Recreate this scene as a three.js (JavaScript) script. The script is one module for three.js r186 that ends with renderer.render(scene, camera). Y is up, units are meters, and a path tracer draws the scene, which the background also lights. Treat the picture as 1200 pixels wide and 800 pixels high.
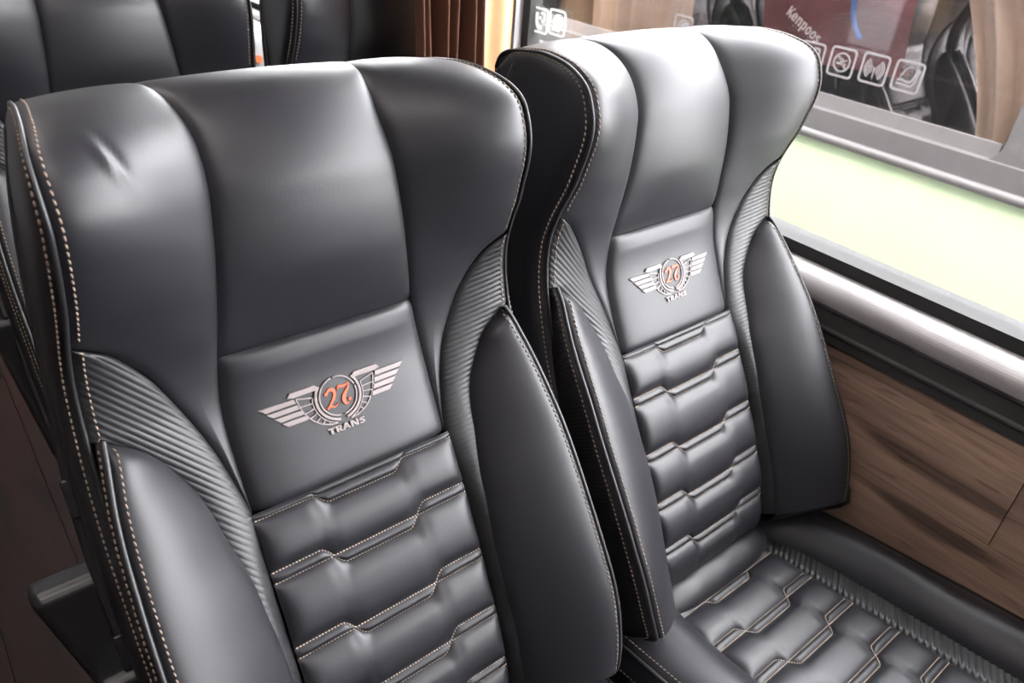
import * as THREE from 'three';
import { mergeGeometries } from 'three/addons/utils/BufferGeometryUtils.js';
import { RoundedBoxGeometry } from 'three/addons/geometries/RoundedBoxGeometry.js';
import { RectAreaLightUniformsLib } from 'three/addons/lights/RectAreaLightUniformsLib.js';
import { FontLoader } from 'three/addons/loaders/FontLoader.js';
import { TextGeometry } from 'three/addons/geometries/TextGeometry.js';
import { ImprovedNoise } from 'three/addons/math/ImprovedNoise.js';

// ------------------------------------------------------------------ camera, sky, lights, exposure
const H = 1.25;                                   // eye height above the coach floor
const scene = new THREE.Scene();
const renderer = new THREE.WebGLRenderer({ antialias: true });
renderer.toneMapping = THREE.LinearToneMapping;
renderer.toneMappingExposure = 2.9;
renderer.shadowMap.enabled = true;
RectAreaLightUniformsLib.init();
const camera = new THREE.PerspectiveCamera(2 * Math.atan(400 / 893.07) * 180 / Math.PI, 1.5, 0.02, 60);
{
  const yaw = 40.98992 * Math.PI / 180, pitch = 32.80977 * Math.PI / 180, roll = 4.67644 * Math.PI / 180;
  const f = new THREE.Vector3(Math.sin(yaw) * Math.cos(pitch), -Math.sin(pitch), -Math.cos(yaw) * Math.cos(pitch));
  const r0 = new THREE.Vector3(Math.cos(yaw), 0, Math.sin(yaw)), u0 = r0.clone().cross(f);
  const r = r0.clone().multiplyScalar(Math.cos(roll)).addScaledVector(u0, Math.sin(roll));
  const u = u0.clone().multiplyScalar(Math.cos(roll)).addScaledVector(r0, -Math.sin(roll));
  camera.matrixAutoUpdate = true;
  camera.position.set(0, H, 0);
  camera.quaternion.setFromRotationMatrix(new THREE.Matrix4().makeBasis(r, u, f.clone().negate()));
  camera.focus = 0.80; camera.userData.fStop = 8;
}
scene.background = new THREE.Color(0.99, 0.95, 1.0);       // overcast sky
scene.backgroundIntensity = 11;
const sun = new THREE.DirectionalLight(0xfff6e6, 2);
sun.position.set(-1.9, 8.6, 1.2); sun.target.position.set(1.7, 0.4, -0.4);
sun.castShadow = true; sun.shadow.radius = 8;
Object.assign(sun.shadow.camera, { left: -6, right: 6, top: 6, bottom: -6, near: 0.1, far: 25 });
scene.add(sun, sun.target);

// ------------------------------------------------------------------ helpers
let seed = 7;
const rnd = () => { seed = (seed * 1664525 + 1013904223) >>> 0; return seed / 4294967296; };
const noise = new ImprovedNoise();
const taken = new Map();
const numbered = (n) => { const k = taken.get(n) || 0; taken.set(n, k + 1); return k ? n + '_' + String(k).padStart(3, '0') : n; };
const clamp = (v, a, b) => Math.min(b, Math.max(a, v));
const lerp = (a, b, t) => a + (b - a) * t;
const sstep = (a, b, x) => { const t = clamp((x - a) / (b - a), 0, 1); return t * t * (3 - 2 * t); };
function curve(pts) {                              // smooth interpolation through (key, value) pairs, keys ascending
  const xs = pts.map((p) => p[0]), ys = pts.map((p) => p[1]), n = xs.length, m = [];
  const d = []; for (let i = 0; i < n - 1; i++) d.push((ys[i + 1] - ys[i]) / (xs[i + 1] - xs[i]));
  for (let i = 0; i < n; i++) m.push(i === 0 ? d[0] : i === n - 1 ? d[n - 2] : d[i - 1] * d[i] <= 0 ? 0 : (d[i - 1] + d[i]) / 2);
  return (x) => {
    if (x <= xs[0]) return ys[0]; if (x >= xs[n - 1]) return ys[n - 1];
    let i = 0; while (x > xs[i + 1]) i++;
    const h = xs[i + 1] - xs[i], t = (x - xs[i]) / h, t2 = t * t, t3 = t2 * t;
    return ys[i] * (2 * t3 - 3 * t2 + 1) + h * m[i] * (t3 - 2 * t2 + t) + ys[i + 1] * (3 * t2 - 2 * t3) + h * m[i + 1] * (t3 - t2);
  };
}
function patch(f, nu, nv, flip = false, uvs = null) {          // grid over [0,1]^2
  const pos = [], uv = [], idx = [];
  for (let j = 0; j <= nv; j++) for (let i = 0; i <= nu; i++) {
    const p = f(i / nu, j / nv); pos.push(p.x, p.y, p.z);
    const q = uvs ? uvs(i / nu, j / nv) : [p.x, p.y * 1.1]; uv.push(q[0], q[1]);
  }
  for (let j = 0; j < nv; j++) for (let i = 0; i < nu; i++) {
    const a = j * (nu + 1) + i, b = a + 1, c = a + nu + 1, d = c + 1;
    if (flip) idx.push(a, c, b, b, c, d); else idx.push(a, b, c, b, d, c);
  }
  const g = new THREE.BufferGeometry();
  g.setAttribute('position', new THREE.Float32BufferAttribute(pos, 3));
  g.setAttribute('uv', new THREE.Float32BufferAttribute(uv, 2));
  g.setIndex(idx); g.computeVertexNormals(); return g;
}
function mesh(name, g, m, parent) {
  const o = new THREE.Mesh(g, m); o.name = name; o.castShadow = o.receiveShadow = true;
  if (parent) parent.add(o); return o;
}
function thing(name, label, category, pos = [0, 0, 0], group) {
  const o = new THREE.Group(); o.name = numbered(name); o.position.set(...pos); scene.add(o);
  o.userData = { label, category }; if (group) o.userData.group = group; return o;
}
function struct(name, label, g, m, pos = [0, 0, 0]) {
  const o = g ? mesh(name, g, m, scene) : new THREE.Group(); if (!g) { o.name = name; scene.add(o); }
  o.position.set(...pos); o.userData = { kind: 'structure', label, category: name.split('_')[0] }; return o;
}
const box = (w, h, d, x = 0, y = 0, z = 0) => new THREE.BoxGeometry(w, h, d).translate(x, y, z);
const rbox = (w, h, d, r, x = 0, y = 0, z = 0, seg = 3) => new RoundedBoxGeometry(w, h, d, seg, r).translate(x, y, z);
const stitchProto = new THREE.SphereGeometry(1, 6, 4).toNonIndexed();
function stitches(samples, len = 0.0044, pitch = 0.0058, wid = 0.0013, hgt = 0.0009, slant = 0) {
  // samples: [{p, n}] along a seam; thread stitches laid end to end, each a small raised bead
  const gs = []; let acc = pitch / 2;
  const X = new THREE.Vector3(), Y = new THREE.Vector3(), Z = new THREE.Vector3(), m = new THREE.Matrix4();
  for (let i = 0; i + 1 < samples.length; i++) {
    const a = samples[i], b = samples[i + 1], L = a.p.distanceTo(b.p); if (L < 1e-7) continue;
    while (acc <= L) {
      const t = acc / L, p = a.p.clone().lerp(b.p, t);
      X.subVectors(b.p, a.p).normalize(); Z.copy(a.n).lerp(b.n, t).normalize();
      Y.crossVectors(Z, X).normalize(); Z.crossVectors(X, Y);
      if (slant) { X.addScaledVector(Y, slant).normalize(); Y.crossVectors(Z, X).normalize(); }
      m.makeBasis(X.clone().multiplyScalar(len / 2), Y.clone().multiplyScalar(wid / 2), Z.clone().multiplyScalar(hgt)).setPosition(p.addScaledVector(Z, hgt * 0.35));
      gs.push(stitchProto.clone().applyMatrix4(m)); acc += pitch;
    }
    acc -= L;
  }
  return gs;
}
function lineOn(f, uv, n = 90) {                   // samples with normals along a path (u,v)(t) of a surface f
  const out = [], e = 1e-3;
  for (let i = 0; i <= n; i++) {
    const [u, v] = uv(i / n), p = f(u, v);
    const du = f(u + e, v).sub(f(u - e, v)), dv = f(u, v + e).sub(f(u, v - e));
    const nn = du.cross(dv).normalize(); out.push({ p, n: nn });
  }
  return out;
}
const tube = (pts, r, seg = 0, rad = 8) => new THREE.TubeGeometry(new THREE.CatmullRomCurve3(pts), seg || pts.length * 2, r, rad, false);
function dataTex(w, h, fn, srgb, rx = 1, ry = 1) {
  const d = new Uint8Array(w * h * 4);
  for (let y = 0; y < h; y++) for (let x = 0; x < w; x++) { const c = fn(x / w, y / h, x, y); d.set([c[0], c[1], c[2], 255].map((v) => clamp(Math.round(v), 0, 255)), (y * w + x) * 4); }
  const t = new THREE.DataTexture(d, w, h); t.wrapS = t.wrapT = THREE.RepeatWrapping; t.magFilter = THREE.LinearFilter; t.minFilter = THREE.LinearFilter;
  if (srgb) t.colorSpace = THREE.SRGBColorSpace; t.repeat.set(rx, ry); t.needsUpdate = true; return t;
}
const pnoise = (u, v, fu, fv, z) => {              // tiling noise on the unit square
  const a = (x, y) => noise.noise(x * fu, y * fv, z);
  return lerp(lerp(a(u, v), a(u - 1, v), u), lerp(a(u, v - 1), a(u - 1, v - 1), u), v);
};

// ------------------------------------------------------------------ materials
const leatherBump = dataTex(512, 512, (u, v) => {
  const a = 1 - Math.abs(pnoise(u, v, 46, 46, 1.5)), b = 1 - Math.abs(pnoise(u, v, 90, 90, 4.2)), c = pnoise(u, v, 9, 9, 7.7);
  const g = 120 + 55 * (a - 0.75) + 45 * (b - 0.75) + 18 * c; return [g, g, g];
}, false, 9, 9);
const M = {};
const std = (o) => new THREE.MeshStandardMaterial(o), phy = (o) => new THREE.MeshPhysicalMaterial(o);
const lin = (r, g, b) => new THREE.Color().setRGB(r, g, b);
M.leather = phy({ color: lin(0.0085, 0.0083, 0.0112), roughness: 0.47, bumpMap: leatherBump, bumpScale: 0.00022, specularIntensity: 1.0 });
M.rib = phy({ color: lin(0.0085, 0.0085, 0.0098), roughness: 0.47 });
M.pipe = phy({ color: lin(0.017, 0.017, 0.019), roughness: 0.4 });
M.thread = std({ color: lin(0.20, 0.15, 0.115), roughness: 0.7 });
M.fineThread = std({ color: lin(0.46, 0.365, 0.30), roughness: 0.7 });
M.plastic = phy({ color: lin(0.012, 0.012, 0.013), roughness: 0.35 });
M.silverThread = phy({ color: lin(0.185, 0.155, 0.152), roughness: 0.45, sheen: 0.3 });
M.orangeThread = phy({ color: lin(0.40, 0.056, 0.009), roughness: 0.45 });
M.darkThread = phy({ color: lin(0.024, 0.025, 0.028), roughness: 0.55 });
M.silver = phy({ color: lin(0.34, 0.325, 0.325), roughness: 0.36, metalness: 0.25 });
M.darkTrim = std({ color: lin(0.055, 0.052, 0.052), roughness: 0.5 });
M.black = std({ color: lin(0.012, 0.012, 0.012), roughness: 0.55 });
M.ceil = std({ color: lin(0.62, 0.60, 0.58), roughness: 0.8 });
M.dimWall = std({ color: lin(0.05, 0.04, 0.034), roughness: 0.8 });
M.greyWall = std({ color: lin(0.42, 0.42, 0.44), roughness: 0.7 });

// ------------------------------------------------------------------ the reclined back: (x, s, n) = across, up the back, out of the back
const TH = 26 * Math.PI / 180, ZC = -0.42;
const OY = H - 0.5, OZ = -0.505 - ZC, SY = Math.cos(TH), SZ = -Math.sin(TH), NY = Math.sin(TH), NZ = Math.cos(TH);
const at = (x, s, n) => new THREE.Vector3(x, OY + SY * s + NY * n, OZ + SZ * s + NZ * n);
const cS = curve([[-0.4, -0.4], [0.29, 0.29], [0.305, 0.305], [0.325, 0.325], [0.345, 0.344], [0.365, 0.357], [0.39, 0.362], [0.42, 0.356], [0.46, 0.33]]);
const cN = curve([[-0.37, -0.022], [-0.345, -0.014], [-0.30, -0.001], [-0.22, 0.006], [-0.15, 0.005], [-0.074, 0.002], [-0.012, -0.003], [0.05, -0.006], [0.09, -0.004], [0.132, 0.010], [0.16, 0.026], [0.205, 0.050], [0.24, 0.064], [0.27, 0.071], [0.3, 0.067], [0.325, 0.056], [0.345, 0.038], [0.365, 0.013], [0.39, -0.012], [0.42, -0.030], [0.46, -0.048]]);
const eS = curve([[-0.4, -0.4], [0.29, 0.29], [0.305, 0.304], [0.325, 0.322], [0.345, 0.340], [0.365, 0.352], [0.39, 0.357], [0.42, 0.351], [0.46, 0.325]]);
const eN = curve([[-0.36, 0.004], [0.0, 0.004], [0.06, 0.007], [0.103, 0.012], [0.146, 0.027], [0.167, 0.042], [0.185, 0.060], [0.2, 0.077], [0.217, 0.092], [0.235, 0.107], [0.255, 0.118], [0.28, 0.121], [0.3, 0.114], [0.325, 0.088], [0.345, 0.053], [0.365, 0.014], [0.39, -0.012], [0.42, -0.030], [0.46, -0.048]]);
const xC = curve([[-0.36, 0.106], [-0.2, 0.107], [-0.074, 0.106], [-0.012, 0.103], [0.05, 0.103], [0.09, 0.1015], [0.132, 0.096], [0.16, 0.092], [0.2, 0.087], [0.236, 0.083], [0.266, 0.080], [0.3, 0.078], [0.324, 0.081], [0.35, 0.087], [0.37, 0.092], [0.46, 0.094]]);
const xE = curve([[-0.36, 0.205], [-0.2, 0.212], [-0.05, 0.211], [0.05, 0.208], [0.1, 0.206], [0.15, 0.203], [0.2, 0.1975], [0.25, 0.1945], [0.3, 0.193], [0.33, 0.187], [0.355, 0.182], [0.39, 0.179], [0.46, 0.178]]);
const xR = curve([[-0.02, 0.1035], [-0.008, 0.1045], [0.02, 0.110], [0.05, 0.117], [0.079, 0.127], [0.104, 0.138], [0.126, 0.149], [0.135, 0.155], [0.150, 0.167], [0.162, 0.180], [0.172, 0.2015]]);
const xB = curve([[-0.36, 0.1165], [-0.26, 0.117], [-0.19, 0.116], [-0.13, 0.117], [-0.1, 0.119], [-0.06, 0.122], [-0.02, 0.130], [0.006, 0.134], [0.029, 0.141], [0.045, 0.149], [0.062, 0.160], [0.079, 0.174], [0.090, 0.189], [0.096, 0.2]]);
function baseN(x, t) {                              // the body of the back without any padding
  const a = Math.abs(x), c = xC(t), e = xE(t), w = clamp((a - c) / (e - c), 0, 1);
  return lerp(cN(t), eN(t), w * w * (3 - 2 * w) * 0.5 + w * 0.5);
}
function baseS(x, t) { const a = Math.abs(x), c = xC(t), e = xE(t), w = clamp((a - c) / (e - c), 0, 1); return lerp(cS(t), eS(t), w); }
const nB = curve([[-0.36, -0.062], [0.05, -0.058], [0.15, -0.040], [0.25, -0.024], [0.36, -0.02], [0.46, -0.02]]);   // depth of the leather side
const xK = curve([[-0.36, 0.226], [-0.1, 0.229], [-0.02, 0.229], [0.04, 0.227], [0.12, 0.219], [0.19, 0.211], [0.25, 0.204], [0.316, 0.194], [0.35, 0.187], [0.46, 0.182]]);   // where the leather side meets the shell
const seam = (d, g = 0.0045, w = 0.0045) => -g * Math.exp(-Math.max(d, 0) / w);

// a padded panel between two border curves xa(t) < xb(t) and two heights
function panel(side, xa, xb, t0, t1, pad, opt = {}) {
  const g = opt.g ?? 0.0045, gw = opt.gw ?? 0.0045, ends = opt.ends ?? [1, 1];
  return (u, v) => {
    const t = lerp(t0, t1, v), a = xa(t), b = xb(t), x = lerp(a, b, u);
    const du = Math.min(u, 1 - u) * (b - a), d0 = (t - t0), d1 = (t1 - t);
    let n = baseN(x, t) + pad(u, v, x, t);
    n += u > 0.5 && opt.soft && t > 0.172 ? seam(du, 0.0016, 0.003) : seam(du, g, gw);
    if (ends[0]) n += seam(d0, g, gw); if (ends[1]) n += seam(d1, g, gw);
    const o = at(side * x, baseS(x, t), n); return o;
  };
}
const QL = [-0.0190, -0.080, -0.156, -0.224, -0.290];          // straight stitch lines of the back quilting
const BW = 0.0105, X1 = 0.058, X2 = 0.034;                   // crossing stitch line: offset and where it jogs
const jog = (x) => 1 - 2 * sstep(-X1, -X2, x) + 2 * sstep(X2, X1, x);
const lineB = (k) => () => QL[k], lineA = (k) => (x) => QL[k] + BW * jog(x);

function quiltSegment(topF, botF, hw, place, bulge, mid) {    // one padded field of the quilting, between two stitched borders
  return (u, v) => {
    const x = lerp(-hw, hw, u), a = botF(x), b = topF(x), q = lerp(a, b, v);
    const L = Math.max(b - a, 1e-4), d = Math.min(v, 1 - v) * L, dx = Math.min(u, 1 - u) * 2 * hw;
    const slope = Math.min(2, Math.abs(topF(x + 0.002) - topF(x - 0.002)) / 0.004 + Math.abs(botF(x + 0.002) - botF(x - 0.002)) / 0.004), dd = d / Math.sqrt(1 + slope * slope);
    let h = bulge * ((1 - Math.exp(-dd / 0.0065)) - 0.45);
    if (mid) h += 0.55 * bulge * (Math.sin(Math.PI * clamp((q - mid[0]) / (mid[1] - mid[0]), 0, 1)) - 0.3) * Math.min(1, dd / 0.012);
    h *= 1 - Math.exp(-dx / 0.006);
    h += seam(dd, 0.0020, 0.0018) + seam(dx, 0.003, 0.004);
    return place(x, q, h);
  };
}
const upper = (k) => (x) => Math.max(lineA(k)(x), lineB(k)(x)), lower = (k) => (x) => Math.min(lineA(k)(x), lineB(k)(x));

// emblem -----------------------------------------------------------------------------------------------
const font = await new FontLoader().loadAsync('fonts/droid/droid_sans_bold.typeface.json');
function ribbon(pts, wid) {                         // closed outline of a stroke with a width at each point
  const L = [], R = [], n = pts.length;
  for (let i = 0; i < n; i++) {
    const a = pts[Math.max(0, i - 1)], b = pts[Math.min(n - 1, i + 1)], dx = b[0] - a[0], dy = b[1] - a[1], l = Math.hypot(dx, dy) || 1, w = (Array.isArray(wid) ? wid[i] : wid) / 2;
    L.push([pts[i][0] - dy / l * w, pts[i][1] + dx / l * w]); R.push([pts[i][0] + dy / l * w, pts[i][1] - dx / l * w]);
  }
  return new THREE.Shape([...L, ...R.reverse()].map((p) => new THREE.Vector2(...p)));
}
const smooth = (pts, n = 24) => new THREE.CatmullRomCurve3(pts.map((p) => new THREE.Vector3(p[0], p[1], 0))).getPoints(n).map((p) => [p.x, p.y]);
const poly = (pts) => new THREE.Shape(pts.map((p) => new THREE.Vector2(...p)));
const arc = (cx, cy, r, a0, a1, n = 24) => Array.from({ length: n + 1 }, (_, i) => { const a = lerp(a0, a1, i / n) * Math.PI / 180; return [cx + r * Math.cos(a), cy + r * Math.sin(a)]; });
const circ0 = (x, y, r) => new THREE.Shape(arc(x, y, r, 0, 360, 16).map((p) => new THREE.Vector2(...p)));
function emblemGeometries() {                       // in millimetres about the ring's centre
  const ex = (shapes, d, bevel = 0.35) => mergeGeometries(shapes.map((s) => new THREE.ExtrudeGeometry(s, { depth: d, bevelEnabled: true, bevelThickness: bevel, bevelSize: bevel * 0.6, bevelOffset: -bevel * 0.6, bevelSegments: 2, curveSegments: 20 })));
  const feathers = [], comb = [];
  for (const k of [-1, 1]) {
    const mir = (pts) => pts.map(([x, y]) => [x * k, y]);
    const tips = [[-74, 11], [-68.5, 4.9], [-63, -1.2], [-57.5, -7.3]], inner = [-41.5, -39.5, -37.2, -34];
    tips.forEach(([x, y], i) => feathers.push(poly(mir([[x, y], [x + 5.2, y - 4.6], [inner[i] + 1.4, y - 4.6], [inner[i], y], [x + 2, y + 0.2]]))));
    feathers.push(poly(mir([[-47.5, 13.2], [-44, 17.2], [-20, 17.2], [-17.5, 14.5], [-20, 11.8], [-42, 11.8]])));
    // the broad band that hugs the ring
    const band = [...arc(0, 0, 20.8, 138, 262, 26), ...arc(0, 0, 23.6, 262, 150, 26), [-27.5, 12.6], [-20, 15.8]];
    feathers.push(poly(mir(band)));
    // comb: outer line, inner line and radial bars
    const outR = (a) => lerp(40.5, 25.6, Math.pow((a - 166) / 88, 0.8));
    const outer = [], innr = [];
    for (let i = 0; i <= 22; i++) { const a = 166 + 88 * i / 22, r = a * Math.PI / 180, ro = outR(a); outer.push([ro * Math.cos(r), ro * Math.sin(r)]); innr.push([25.2 * Math.cos(r), 25.2 * Math.sin(r)]); }
    comb.push(ribbon(mir(outer), 1.3), ribbon(mir(innr), 1.1));
    for (let i = 0; i <= 7; i++) { const a = 166 + 82 * i / 7, r = a * Math.PI / 180, ro = outR(a); comb.push(ribbon(mir([[25.6 * Math.cos(r), 25.6 * Math.sin(r)], [ro * Math.cos(r), ro * Math.sin(r)]]), 1.25)); }
  }
  const ring = []; for (const [a0, a1] of [[-84, 14], [18, 96], [100, 264]]) ring.push(ribbon(arc(0, 0, 18.6, a0, a1, 30), 1.7));
  const disc = new THREE.Shape(arc(0, 0, 17.9, 0, 360, 48).map((p) => new THREE.Vector2(...p)));
  const wv = (a, b, p = 0.5) => Array.from({ length: 25 }, (_, i) => a + b * Math.pow(Math.sin(Math.PI * Math.pow(i / 24, p)), 1.2));
  const two = [ribbon(smooth([[-11.0, 3.8], [-8.6, 7.4], [-4.8, 7.8], [-3.0, 4.4], [-5.2, -1.2], [-9.4, -5.6], [-13.4, -9.4]]), wv(1.5, 2.3, 0.8)),
    ribbon(smooth([[-13.6, -9.2], [-10.2, -7.6], [-6.2, -9.0], [-1.6, -6.6]]), Array.from({ length: 25 }, (_, i) => 2.7 - 1.5 * i / 24)), circ0(-11.4, 5.0, 1.9)];
  const seven = [ribbon(smooth([[0.2, 5.6], [2.2, 8.2], [6.4, 7.4], [12.6, 8.6]]), Array.from({ length: 25 }, (_, i) => 1.6 + 1.4 * Math.sin(Math.PI * i / 24))),
    ribbon(smooth([[12.8, 8.6], [10.6, 4.2], [6.4, -0.4], [4.2, -5.4], [5.8, -9.6], [9.2, -10.0]]), wv(1.3, 2.6, 1.1)), circ0(10.2, -6.4, 1.8)];
  const txt = new TextGeometry('TRANS', { font, size: 5.6, depth: 1.3, bevelEnabled: true, bevelThickness: 0.25, bevelSize: 0.30, bevelSegments: 1, curveSegments: 5 });
  txt.computeBoundingBox(); const w = txt.boundingBox.max.x - txt.boundingBox.min.x;
  txt.translate(-txt.boundingBox.min.x - w / 2, 0, 0).scale(38 / w, 1, 1).translate(0.5, -33.0, 0);
  return { wing_feathers: ex(feathers, 1.0, 0.7), comb: ex(comb, 0.8, 0.3), ring: ex(ring, 1.2, 0.5), disc: ex([disc], 0.35, 0.1), digits: ex([...two, ...seven], 1.1, 0.6), lettering: txt };
}
const EM = emblemGeometries();

// ------------------------------------------------------------------ one coach seat
const CT = 8 * Math.PI / 180, CY = H - 0.846, CZ = -0.345 - ZC;
const cu = (x, w, h) => new THREE.Vector3(x, CY + Math.sin(CT) * w + Math.cos(CT) * h, CZ + Math.cos(CT) * w - Math.sin(CT) * h);
const CL = [0.012, 0.078, 0.141, 0.205, 0.268, 0.330];

function makeSeat(opt = {}) {
  const seat = new THREE.Group();
  const st = [];                                    // thread collected for the whole seat's edges
  const wr = opt.wrinkles || [];
  const wrinkle = (x, t) => { let h = 0; for (const [x0, t0, dx, dt, L, w, a] of wr) { const px = x - x0, pt = t - t0, al = px * dx + pt * dt, ac = -px * dt + pt * dx; h += a * Math.exp(-((al / L) ** 2)) * (Math.exp(-((ac / w) ** 2)) - 0.8 * Math.exp(-(((ac - 1.5 * w) / w) ** 2))); } return h; };
  // headrest centre
  const head = (u, v) => {
    const t = lerp(0.132, 0.455, v), c = xC(t), x = lerp(-c, c, u), du = Math.min(u, 1 - u) * 2 * c;
    const n = baseN(x, t) + 0.012 * (1 - (2 * u - 1) ** 2) * sstep(0.13, 0.2, t) + seam(du, 0.004, 0.004) + seam(t - 0.132, 0.005, 0.005) + wrinkle(x, t);
    return at(x, cS(t), n);
  };
  mesh('headrest_panel', patch(head, 44, 90), M.leather, seat);
  // logo panel
  const nLogo = (x, t) => { const c = xC(t), u = (x / c + 1) / 2, du = Math.min(u, 1 - u) * 2 * c; return baseN(x, t) + 0.0075 * (1 - (2 * u - 1) ** 4) * Math.min(1, Math.pow(Math.max(0, (0.132 - t)) / 0.02, 0.5)) + seam(du, 0.0045, 0.004) + seam(0.132 - t, 0.004, 0.0035) + seam(t + 0.012, 0.004, 0.004); };
  const logo = (u, v) => { const t = lerp(-0.012, 0.132, v), c = xC(t), x = lerp(-c, c, u); return at(x, t, nLogo(x, t)); };
  const lp = mesh('logo_panel', patch(logo, 44, 50), M.leather, seat);
  const mats = { wing_feathers: M.silverThread, comb: M.silverThread, ring: M.silverThread, disc: M.darkThread, digits: M.orangeThread, lettering: M.silverThread };
  const labs = { wing_feathers: 'silver embroidered wing feathers', comb: 'silver comb cells around the ring', ring: 'thin silver ring', disc: 'dark disc inside the ring', digits: 'orange embroidered 27', lettering: 'silver TRANS lettering' };
  for (const k of Object.keys(EM)) {
    const g = EM[k].clone(), p = g.attributes.position;
    for (let i = 0; i < p.count; i++) { const x = p.getX(i) / 1000 - 0.001, t = p.getY(i) / 1000 + 0.0648, q = at(x, t, nLogo(x, t) + p.getZ(i) / 1000 * 1.25 + 0.0002); p.setXYZ(i, q.x, q.y, q.z); }
    g.computeVertexNormals(); const o = mesh('emblem_' + k, g, mats[k], lp); o.userData.label = labs[k];
  }
  // quilting of the back
  const q = new THREE.Group(); q.name = 'quilted_back'; seat.add(q);
  const hw = 0.1058, place = (x, s, h) => at(x, s, baseN(x, s) + h + 0.004), qst = [];
  const tops = [() => -0.0125, lower(0), lower(1), lower(2), lower(3), lower(4)], bots = [upper(0), upper(1), upper(2), upper(3), upper(4), () => -0.345];
  tops[0] = () => -0.0125; bots[0] = (x) => Math.min(-0.0135, upper(0)(x));
  for (let k = 0; k < 6; k++) { const f = quiltSegment(tops[k], bots[k], hw, place, k ? 0.0062 : 0.001, k ? [k < 5 ? QL[k] : -0.35, QL[k - 1]] : null); mesh('quilted_field', patch(f, 72, k ? 22 : 5), M.leather, q); }
  for (let k = 0; k < 5; k++) {
    const top = k ? upper(k) : (x) => Math.min(-0.0135, upper(0)(x));
    const f = quiltSegment(top, lower(k), hw, place, 0.0028); mesh('pleat_band', patch(f, 72, 6), M.leather, q);
    for (const ln of [lineA(k), lineB(k)]) {
      if (!k && ln(-0.1) > -0.0135 && ln !== lineB(0)) { /* partly tucked under the seam */ }
      const g = (u, v) => { const x = lerp(-hw, hw, u), s = ln(x) + (v - 0.5) * 0.01; return place(x, s, -0.0040); };
      const sm = lineOn(g, (t) => [clamp(t, 0.004, 0.996), 0.5], 160).filter((p) => p.p.y < at(0, -0.0135, 0).y + 0.01 && (k || (p.p.y - OY) < at(0, -0.0145, baseN(0, -0.0145)).y - OY + 0.004));
      qst.push(...stitches(sm, 0.0025, 0.0032, 0.00145, 0.0010));
    }
  }
  const qs = mesh('quilt_stitching', mergeGeometries(qst), M.fineThread, q); qs.userData = { kind: 'stuff', label: 'tan double stitching of the quilted back' };
  // both sides
  for (const sd of [-1, 1]) {
    const wp = panel(sd, xC, (t) => (t < 0.172 ? Math.min(xR(t), xE(t)) : xE(t)), -0.012, 0.455, (u, v, x, t) => {
      const big = sstep(0.1, 0.24, t); let h = 0.011 * big * Math.pow(Math.sin(Math.PI * u), 0.9);
      h -= 0.004 * big * Math.pow(u, 18);
      return h + wrinkle(sd * x, t);
    }, { ends: [0, 0], soft: true });
    const w = mesh('wing_panel', patch(wp, 44, 130, sd < 0), M.leather, seat);
    // ribbed cloth: each rib a ridge
    const dir = sd < 0 ? [Math.cos(-0.80), Math.sin(-0.80)] : [Math.cos(0.09), Math.sin(0.09)];
    const ribWave = (x, t) => { const c = -x * dir[1] + t * dir[0]; const p = c / 0.0052, a = lerp(0.0004, 0.00068, sstep(-0.05, 0.05, t)); return a * (Math.pow(Math.abs(Math.sin(Math.PI * p)), 0.8) - 0.5); };
    const rin = (t) => (t > -0.014 ? Math.max(xR(t), xC(t)) : xC(t)), rout = (t) => (t > 0.094 ? xE(t) : Math.min(xB(t) + 0.008, xE(t)));
    const bolN = curve([[-0.36, 0.018], [-0.2, 0.022], [-0.126, 0.019], [-0.066, 0.012], [0, 0.002], [0.03, -0.001], [0.054, 0.003], [0.078, 0.013], [0.096, 0.012]]);
    const liftRib = (u, t) => { const low = 1 - sstep(0.0, 0.06, t); return low * Math.max(0, bolN(t) - baseN(xB(t), t)) * u; };
    const rp = panel(sd, rin, rout, -0.325, 0.1715, (u, v, x, t) => 0.003 * Math.sin(Math.PI * u) + ribWave(sd * x, t) + liftRib(u, t), { ends: [0, 0], g: 0.0035, gw: 0.003 });
    mesh('ribbed_panel', patch(rp, sd < 0 ? 64 : 26, 480, sd < 0), M.rib, seat).userData.label = 'ribbed dark cloth inset';
    // side bolster
    const oX = curve([[-0.345, 0.196], [-0.3, 0.206], [-0.26, 0.211], [-0.2, 0.214], [-0.1, 0.214], [0, 0.210], [0.04, 0.206], [0.075, 0.200], [0.097, 0.196]]);
    const oN = curve([[-0.345, 0.068], [-0.3, 0.078], [-0.24, 0.083], [-0.2, 0.080], [-0.15, 0.073], [-0.09, 0.063], [-0.03, 0.052], [0.024, 0.038], [0.063, 0.028], [0.085, 0.022], [0.097, 0.016]]);
    const iN = (t) => bolN(t);
    const endR = (t) => Math.sqrt(clamp((t + 0.345) / 0.02, 0, 1));                  // closes the lower end
    const bol = (u, v) => {
      const t = lerp(-0.345, 0.097, v), a = Math.min(xB(t), oX(t) - 0.002), b = oX(t), x = lerp(a, b, u), W = b - a;
      const ridge = 0.0135 * Math.pow(Math.sin(Math.PI * Math.pow(u, 1.25)), 0.6) * clamp(W / 0.07, 0, 1) * (0.5 + 0.5 * endR(t));
      let n = lerp(iN(t), oN(t), u) + ridge + seam(u * W, 0.006, 0.004) + seam((1 - u) * W, 0.0035, 0.0035);
      n = lerp(baseN(x, t) - 0.004, n, endR(t));
      return at(sd * x, t, n);
    };
    const bm = mesh('side_bolster', patch(bol, 40, 130, sd < 0), M.leather, seat);
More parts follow.
